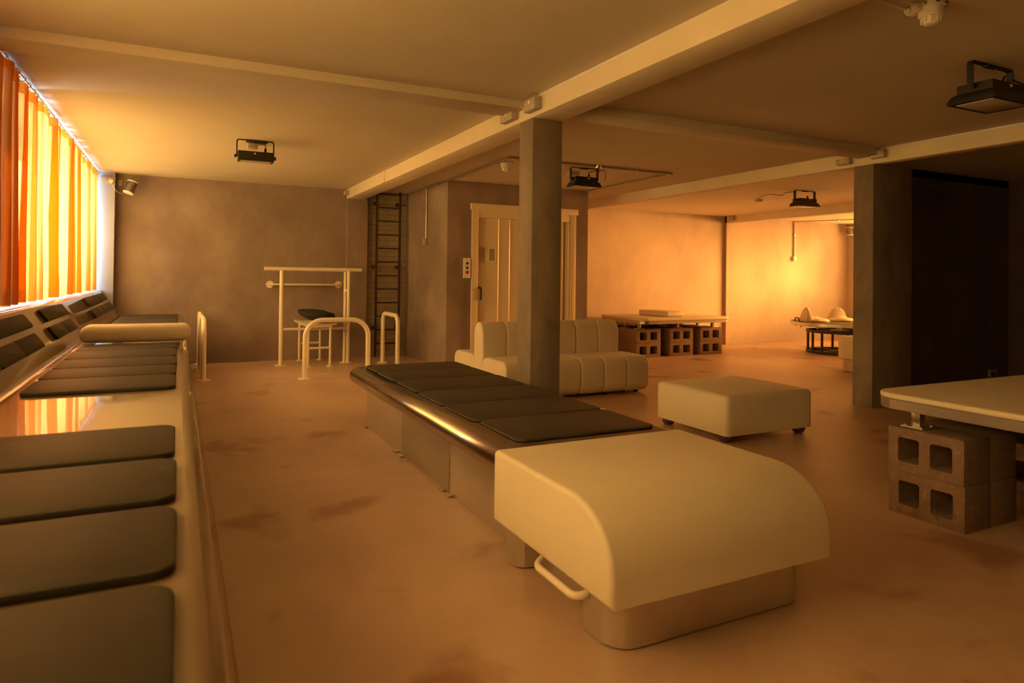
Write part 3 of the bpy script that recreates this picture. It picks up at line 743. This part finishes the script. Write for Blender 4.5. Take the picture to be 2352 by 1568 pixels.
def handle(label, loc, rz, s=1):
    b = NB(); tube(b, fillet([(-.06, 0, 0), (-.06, 0, .055), (.06, 0, .055), (.06, 0, 0)], .025, 5), .0085, 8)
    for x in (-.06, .06): disc(b, (x, 0, 0), .016, .006, 10)
    o = finish(b, 'grab_handle', M['black_plastic'], RTAB); o.location = loc - RC; o.rotation_euler = (0, 0, rz)
handle('black grab handle on the round table behind the left moulded seat', RC + Vector((-.6, .32, .4972)), 1.2)
handle('black grab handle between the two moulded seats, at the back of the round table', RC + Vector((-.17, .32, .4972)), .3)
handle('black grab handle at the front edge of the round table, between the moulded seats', RC + Vector((-.12, -.42, .4972)), 1.0)
handle('black grab handle on the round table, nearest the right column', RC + Vector((.26, -.34, .4972)), 1.2)
# padded ottoman behind the right column
t = thing('block_ottoman', 'cream block ottoman on a plinth, mostly hidden behind the right column', 'ottoman', (8.0, 5.47, 0))
finish(prism(NB(), rrect(-.44, .44, -.44, .44, .17, 8), 'z', .15, .445, .05, 5), 'cushion', M['white_vinyl'], t, ang=50)
finish(prism(NB(), rrect(-.40, .40, -.40, .40, .15, 8), 'z', .006, .152), 'plinth', M['satin_steel'], t, ang=40)
finish(prism(NB(), rrect(-.39, .39, -.39, .39, .14, 8), 'z', 0, .008), 'plinth_foot', M['black_plastic'], t)

# ------------------------------------------------------------------ ceiling lamps
def yoke(b, w, drop, tz, flat=True, th=.011):
    pts = fillet([(-w, 0, -drop), (-w, 0, 0), (w, 0, 0), (w, 0, -drop)], .02, 5)
    if flat:
        for p, q in zip(pts, pts[1:]): pass
        n = len(pts); L = []
        for i, p in enumerate(pts):
            tng = (pts[min(i + 1, n - 1)] - pts[max(i - 1, 0)]).normalized(); nr = Vector((-tng.z, 0, tng.x)) * .004
            L.append([b.verts.new(p + nr + Vector((0, -tz, 0))), b.verts.new(p + nr + Vector((0, tz, 0))), b.verts.new(p - nr + Vector((0, tz, 0))), b.verts.new(p - nr + Vector((0, -tz, 0)))])
        for a, c in zip(L, L[1:]):
            for k in range(4): b.faces.new((a[k], a[(k + 1) % 4], c[(k + 1) % 4], c[k]))
        b.faces.new(L[0]); b.faces.new(L[-1][::-1]); bmesh.ops.recalc_face_normals(b, faces=list(b.faces))
    else: tube(b, pts, th, 10)
    return b
def floodlight(label, loc, W, D, Hb, drop, tilt=.0, rz=0, stand=.03, extra=None):
    """loc = top centre of the yoke on the ceiling; W half width, D half depth, Hb body height"""
    t = thing('flood_lamp', label, 'lamp', loc, rz, 'black flood lamps under the ceiling')
    b = NB(); yoke(b, W * 1.0, drop + .02, .016); box(b, -.05, .05, -.016, .016, -.012, 0, .002); finish(b, 'yoke', M['black_metal'], t, loc=(0, 0, -.002))
    z = -drop
    b = NB(); bt = Matrix.Rotation(tilt, 3, 'X')
    prof = [(1, 1, -Hb), (1, 1, -Hb + .012), (.9, .86, -Hb * .55), (.8, .74, -Hb * .45), (.8, .74, 0)]
    R = []
    for fx, fy, zz in prof:
        R.append([b.verts.new(bt @ Vector((sx * W * fx, sy * D * fy, zz))) for sx, sy in ((-1, -1), (1, -1), (1, 1), (-1, 1))])
    for a, c in zip(R, R[1:]):
        for k in range(4): b.faces.new((a[k], a[(k + 1) % 4], c[(k + 1) % 4], c[k]))
    b.faces.new(R[-1]); b.faces.new(R[0][::-1]); bmesh.ops.recalc_face_normals(b, faces=list(b.faces))
    for k in range(5): box(b, -W * .72 + k * W * .36 - .006, -W * .72 + k * W * .36 + .006, -D * .7, D * .7, -.004, .003)
    body = finish(b, 'housing', M['black_metal'], t, loc=(0, 0, z))
    b = NB(); box(b, -W * .8, W * .8, -D * .76, D * .76, -Hb - .003, -Hb + .004, .001)
    for v in b.verts: v.co = bt @ v.co
    finish(b, 'lens', M['lamp_lens'], body)
    for s in (-1, 1):
        finish(lathe(NB(), [(0, .02), (.014, .02), (.014, 0)], (s * W * .82, 0, -.02), 12, Matrix.Rotation(s * PI / 2, 3, 'Y')), 'knob', M['black_plastic'], body)
    b = NB(); lathe(b, [(.011, -.01), (.011, .04), (.005, .05), (0, .05)], (W * .45, D * .3, 0), 10); finish(b, 'cable_gland', M['black_plastic'], body)
    b = NB(); lathe(b, [(0, .004), (.009, .004), (.009, -.004)], (W * .1, -D * .745, -.016), 10, Matrix.Rotation(PI / 2, 3, 'X')); o = finish(b, 'badge', M['white_plastic'], body); tag(o, 'small pale round badge')
    if extra:
        for pts, r in extra: finish(tube(NB(), smooth_path(pts), r, 6), 'cable', M['black_plastic'], t)
    return t
# lamp over the window side: slim bar lamp with thin tube yoke
t = thing('bar_lamp', 'black bar-shaped lamp on a thin yoke under the ceiling near the windows', 'lamp', (.607, 6.42, CZ), 0, 'black flood lamps under the ceiling')
b = NB(); yoke(b, .155, .15, .01, False, .006); box(b, -.08, .1, -.02, .02, -.02, .005, .002); finish(b, 'yoke', M['black_metal'], t, loc=(0, 0, -.004))
b = NB(); prism(b, [(-.05, 0), (.05, 0), (.06, -.05), (.075, -.085), (-.065, -.085), (-.06, -.05)], 'x', -.148, .152, .004, 2); body = finish(b, 'housing', M['black_metal'], t, loc=(0, 0, -.108))
finish(box(NB(), -.125, .13, -.052, .06, -.088, -.082), 'lens', M['lamp_lens'], body)
for s in (-1, 1):
    b = NB(); lathe(b, [(0, .025), (.016, .025), (.016, .012), (.006, .012), (.006, 0)], (s * .15, 0, -.045), 12, Matrix.Rotation(s * PI / 2, 3, 'Y')); finish(b, 'knob', M['black_plastic'], body)
b = NB(); lathe(b, [(.011, 0), (.011, .035), (.004, .045), (0, .045)], (.085, 0, 0), 10); finish(b, 'cable_gland', M['black_plastic'], body)
finish(tube(NB(), smooth_path([(.085, 0, -.065), (.08, .0, -.035), (.05, .02, -.022), (0, .06, -.016)]), .004, 6), 'cable', M['black_plastic'], t)
b = NB(); lathe(b, [(0, .004), (.008, .004), (.008, -.004)], (-.01, -.056, -.02), 10, Matrix.Rotation(PI / 2, 3, 'X')); finish(b, 'badge', M['white_plastic'], body)
floodlight('black flood lamp hanging just right of the central column', (3.957, 6.214, CZ), .172, .085, .105, .105, .0, 0, .03, [([(.09, .05, -.06), (.1, .05, -.03), (.17, 0, -.02), (.2, -.1, -.025)], .004), ([(.2, -.1, -.025), (.212, -.1, -.06), (.215, -.1, -.1), (.2, -.1, -.14)], .003)])
floodlight('black flood lamp in the bright far room with a trailing cable', (7.0, 5.883, 2.2715), .175, .085, .095, .105, 0, 0, .03, [([(-.1, .05, -.06), (-.13, .05, -.02), (-.22, .1, -.03), (-.25, .14, -.06), (-.27, .3, -.03), (-.1, .6, -.016), (.05, .8, -.014), (.19, .93, -.014)], .004)])
floodlight('large black flood lamp at the top right corner of the photo', (4.01, 2.144, CZ), .19, .125, .105, .115, .0, 0, .03, [([(.2, .05, -.06), (.25, .05, -.01), (.5, .1, -.006), (.9, .1, -.006)], .005)])
# small ceiling sockets by the lamps
def cbox(name, label, loc, sx, sy, sz, m='grey_plastic', cat='socket', group=None):
    o = finish(box(NB(), -sx / 2, sx / 2, -sy / 2, sy / 2, -sz, 0, .003), name, M[m]); o.location = loc; return tag(o, label, cat, group)
cbox('ceiling_socket', 'grey ceiling socket behind the bar lamp', (.60, 6.62, CZ), .085, .085, .045)
cbox('ceiling_socket', 'small ceiling socket feeding the far room lamp cable', (7.2, 6.81, 2.27), .07, .07, .035)
cbox('ceiling_socket', 'grey ceiling socket behind the lamp beside the central column', (3.99, 6.5, CZ), .12, .09, .045)

# ------------------------------------------------------------------ sockets on the beams
def beam_socket(label, x, yc, z0, z1, w, stub=True):
    t = thing('beam_socket', label, 'socket', (x, yc, z0), 0, 'double sockets on the beams'); h = z1 - z0
    finish(box(NB(), -.045, 0, -w / 2, w / 2, 0, h, .005), 'back_box', M['grey_plastic'], t)
    finish(box(NB(), -.052, -.044, -w / 2, w / 2, 0, h, .003), 'face_plate', M['grey_plastic'], t)
    b = NB()
    for s in (-1, 1):
        yc2 = s * w * .25
        box(b, -.055, -.05, yc2 - .004, yc2 + .004, h * .55, h * .7); box(b, -.055, -.05, yc2 - .022, yc2 - .01, h * .28, h * .36); box(b, -.055, -.05, yc2 + .01, yc2 + .022, h * .28, h * .36)
    finish(b, 'pin_covers', M['white_plastic'], t)
    b = NB(); box(b, -.056, -.05, -.013, -.002, h * .55, h * .85, .001); box(b, -.056, -.05, .002, .013, h * .55, h * .85, .001); finish(b, 'rocker_switches', M['white_plastic'], t)
    if stub: finish(tube(NB(), [(-.025, -w * .2, h), (-.025, -w * .2, CZ - z0)], .01, 10), 'conduit_stub', M['galvanised'], t)
beam_socket('grey double socket on the long beam directly above the central column', 2.102, 3.9, 2.245, 2.325, .16)
beam_socket('grey double socket on the long beam just left of the central column', 2.102, 4.25, 2.245, 2.315, .19, False)
beam_socket('small socket at the back-wall end of the long beam', 2.102, 9.36, 2.26, 2.315, .12)
beam_socket('grey double socket on the second beam above the right column', 5.645, 3.93, 2.255, 2.325, .13)
beam_socket('grey double socket on the second beam just left of the right column', 5.645, 4.28, 2.245, 2.3, .14, False)
beam_socket('small socket on the third beam by the far wall pilaster', 8.69, 8.8, 2.18, 2.25, .1, False)
# wiring strip seam on the long beam (cable chase)
struct('trim_7', box(NB(), 2.094, 2.103, 7.52, 7.62, 2.217, CZ, .002), 'beam_paint')

# wall sockets
t = thing('wall_socket', 'grey double wall socket with a white plug, high in the left back corner', 'socket', (-.76, 9.31, 2.2))
finish(box(NB(), -.075, .075, -.03, 0, 0, .085, .004), 'face_plate', M['grey_plastic'], t)
p = finish(lathe(NB(), [(0, .03), (.022, .028), (.027, .02), (.027, 0)], (.035, -.03, .035), 16, Matrix.Rotation(PI / 2, 3, 'X')), 'plug', M['white_plastic'], t)
o = finish(box(NB(), -.012, -.004, -.033, -.029, .055, .07), 'neon_switch', M['red_button'], t)
cb = finish(tube(NB(), smooth_path([(.035, -.045, .02), (.05, -.04, -.02), (.075, -.03, -.06), (.11, .06, -.09), (.15, .1, -.085), (.19, .1, -.07)]), .0035, 6), 'cable', M['white_plastic'], t)
t = thing('blank_box', 'small grey box on the back wall beside the left speaker', 'junction box', (-.645, YB, 2.2))
finish(box(NB(), -.024, .024, -.03, 0, 0, .075, .003), 'box', M['grey_plastic'], t)
t = thing('wall_socket', 'barely visible socket low on the dark recess wall', 'socket', (8.46, 4.5, .06))
finish(box(NB(), -.075, .075, -.02, 0, 0, .086, .003), 'face_plate', M['grey_plastic'], t)
finish(box(NB(), -.05, -.02, -.06, -.02, .01, .06, .004), 'plug', M['black_plastic'], t)

# speakers
def speaker(label, loc, rot, wallvec):
    t = thing('wall_speaker', label, 'speaker', loc, 0, 'cylindrical wall speakers')
    Rm = rot.to_3x3()
    finish(lathe(NB(), [(.056, -.066), (.056, .066)], (0, 0, 0), 28, Rm), 'drum', M['speaker_steel'], t)
    for s in (-1, 1):
        finish(lathe(NB(), [(0, s * .066), (.052, s * .066), (.06, s * .064), (.062, s * .07), (.058, s * .078), (.045, s * .08), (0, s * .078)], (0, 0, 0), 28, Rm), 'end_ring', M['white_plastic'], t)
    finish(tube(NB(), [Vector((0, 0, 0)), Vector(wallvec)], .012, 8), 'bracket', M['grey_plastic'], t)
speaker('tilted steel drum speaker high on the back wall beside the curtain end', (-.525, 9.28, 2.175), Matrix.Rotation(.33, 4, 'Y') @ Matrix.Rotation(-.15, 4, 'X'), (-.06, .17, .01))
speaker('pale drum speaker high in the corner of the bright far room', (11.74, 8.8, 2.12), Matrix.Rotation(0.02, 4, 'Y'), (.0, .16, .06))

# ------------------------------------------------------------------ conduits, detectors
def conduit(name, label, pts, r=.011, clips=()):
    t = thing(name, label, 'conduit', pts[0]); o0 = Vector(pts[0])
    finish(tube(NB(), fillet([Vector(p) - o0 for p in pts], .03, 4), r, 10), 'pipe', M['galvanised'], t)
    for c in clips:
        finish(box(NB(), -.014, .014, -.014, .014, -.016, .0145, .003), 'clip', M['aluminium'], t, loc=Vector(c) - o0)
    return t
cz = CZ - .014
conduit('conduit', 'metal conduit along the ceiling over the lift side wall', [(2.972, 8.587, 2.33), (2.965, 8.58, cz), (2.965, 7.6, cz), (2.93, 6.0, cz)], .011, [(2.965, 7.75, cz), (2.95, 6.85, cz)])
t = conduit('conduit', 'metal conduit dropping down the lift side wall to a switch box', [(2.978, 8.587, 2.34), (2.978, 8.587, 1.64)], .012, [(2.978, 8.587, 2.1)])
finish(box(NB(), -.035, .012, -.04, .04, -.09, 0, .004), 'switch_box', M['grey_plastic'], t, loc=(0, 0, 1.655 - 2.34))
conduit('conduit', 'metal conduit crossing the ceiling behind the central column', [(2.93, 5.985, cz), (4.985, 5.985, cz)], .011, [(3.02, 5.985, cz), (4.49, 5.985, cz), (4.93, 5.985, cz)])
conduit('conduit', 'metal conduit running back along the ceiling to the lift corner', [(4.985, 6.0, cz), (4.99, 7.8, cz)], .011, [(4.985, 6.25, cz), (4.985, 6.87, cz), (4.99, 7.76, cz)])
t = thing('junction_box', 'brass-coloured round junction box on the ceiling conduit above the lamp', 'junction box', (3.985, 5.985, CZ))
finish(lathe(NB(), [(0, -.035), (.03, -.035), (.033, -.03), (.033, 0)], (0, 0, 0), 20), 'body', M['brass'], t)
finish(tube(NB(), [(0, 0, -.03), (0, 0, -.075)], .012, 10), 'outlet', M['black_plastic'], t)
t = conduit('conduit', 'bright metal conduit dropping down the glowing far wall to a switch box', [(10.39, 8.96, 2.24), (10.39, 8.96, 1.58)], .011, [(10.39, 8.96, 2.0)])
finish(box(NB(), -.035, .035, -.025, .02, -.085, 0, .004), 'switch_box', M['white_plastic'], t, loc=(0, 0, 1.6 - 2.24))
conduit('conduit', 'thin metal conduit along the far room ceiling above the round table', [(10.39, 8.96, 2.254), (10.8, 8.1, 2.254), (11.7, 6.4, 2.254)], .009, [(10.72, 8.27, 2.254)])

def detector(label, loc, s, glands):
    t = thing('smoke_detector', label, 'smoke detector', loc, 0, 'smoke detectors')
    finish(lathe(NB(), [(0, 0), (.058 * s, 0), (.058 * s, -.012 * s), (.05 * s, -.018 * s), (.049 * s, -.05 * s), (.044 * s, -.056 * s), (0, -.056 * s)], (0, 0, 0), 32), 'base', M['white_plastic'], t)
    b = NB(); lathe(b, [(.036 * s, -.056 * s), (.030 * s, -.085 * s), (.022 * s, -.09 * s), (0, -.09 * s)], (0, 0, 0), 28)
    for k in range(10):
        a = 2 * PI * k / 10; c, s_ = math.cos(a), math.sin(a); lathe(b, [(.004 * s, -.054 * s), (.004 * s, -.08 * s), (0, -.08 * s)], (.037 * s * c, .037 * s * s_, 0), 6)
    finish(b, 'sensor_head', M['white_plastic'], t)
    b = NB()
    for k in range(8):
        a = 2 * PI * k / 8 + .2; lathe(b, [(0, .001), (.007 * s, .001), (.007 * s, -.004)], (.0575 * s * math.cos(a), .0575 * s * math.sin(a), -.007 * s), 6)
    finish(b, 'vents', M['black_plastic'], t)
    for (gx, gy), (ex, ey) in glands:
        d_ = (Vector((ex, ey, 0)) - Vector((gx, gy, 0))).normalized(); rot = Vector((0, 0, 1)).rotation_difference(d_).to_matrix()
        g = finish(lathe(NB(), [(0, .04), (.008, .04), (.014, .034), (.016, .02), (.019, .018), (.019, 0), (.015, -.02)], (gx, gy, -.02), 10, rot), 'cable_gland', M['white_plastic'], t)
        finish(tube(NB(), smooth_path([Vector((gx, gy, -.02)) + d_ * .035, Vector((gx, gy, -.015)) + d_ * .1, Vector((ex, ey, -.006))]), .005, 6), 'cable', M['white_plastic'], g)
detector('white smoke detector with two cable glands on the ceiling, top right', (2.90, 1.79, CZ), 1.0, [((-.058, .02), (-.6, -.06)), ((-.04, .06), (-.6, .06))])
detector('small white smoke detector on the ceiling conduit left of the central column', (3.05, 6.3, CZ), 1.1, [])

# ------------------------------------------------------------------ daylight
wd = bpy.data.worlds.new('overcast_sky'); sc.world = wd; wd.use_nodes = True
bg = wd.node_tree.nodes['Background']; bg.inputs['Color'].default_value = (.80, .90, 1, 1); bg.inputs['Strength'].default_value = 11.5
def portal(name, loc, rot, sx, sy):
    l = bpy.data.lights.new(name, 'AREA'); l.shape = 'RECTANGLE'; l.size = sx; l.size_y = sy; l.cycles.is_portal = True
    o = bpy.data.objects.new(name, l); COL.objects.link(o); o.location = loc; o.rotation_euler = rot
for a, c in WIN: portal('window_daylight', (-1.36, (a + c) / 2, 1.56), (0, -PI / 2, 0), 1.26, c - a)
portal('window_daylight', (12.07, 6.875, 1.55), (0, PI / 2, 0), 1.2, 3.15)
# hazy low sun on the far room's side of the building
l = bpy.data.lights.new('hazy_sun', 'SUN'); l.energy = 15.5; l.angle = math.radians(32); l.color = (1, .95, .88)
o = bpy.data.objects.new('hazy_sun', l); COL.objects.link(o); o.location = (17, 4, 4)
o.rotation_euler = Vector((-1, .42, -.15)).to_track_quat('-Z', 'Y').to_euler()

# ------------------------------------------------------------------ camera
YAW, PIT, ROL, F, PY, HC = 4.61524606e-01, 1.04056091e-02, -1.16842690e-02, 1542.80246, 620.116, 1.15
cy_, sy_, cp, sp, cr_, sr = math.cos(YAW), math.sin(YAW), math.cos(PIT), math.sin(PIT), math.cos(ROL), math.sin(ROL)
fw = Vector((sy_ * cp, cy_ * cp, sp)); ri = Vector((cy_, -sy_, 0)); dn = fw.cross(ri)
rx = ri * cr_ + dn * sr; ry = dn * cr_ - ri * sr
cam = bpy.data.cameras.new('camera'); co = bpy.data.objects.new('camera', cam); COL.objects.link(co)
R3 = Matrix((rx, -ry, -fw)).transposed()
co.matrix_world = Matrix.Translation((0, 0, HC)) @ R3.to_4x4()
cam.sensor_width = 36; cam.lens = 36 * F / 2352; cam.shift_y = (PY - 784) / 2352; cam.clip_start = .05
cam.dof.use_dof = True; cam.dof.focus_distance = 7.5; cam.dof.aperture_fstop = 4.5
sc.camera = co

vs = sc.view_settings; vs.view_transform = 'Standard'; vs.look = 'None'; vs.gamma = 1; vs.use_curve_mapping = False; vs.exposure = .72
cyc = sc.cycles
cyc.max_bounces = 14; cyc.diffuse_bounces = 8; cyc.glossy_bounces = 5; cyc.transmission_bounces = 8; cyc.transparent_max_bounces = 12
cyc.caustics_reflective = False; cyc.caustics_refractive = False; cyc.sample_clamp_indirect = 6
cyc.use_denoising = True
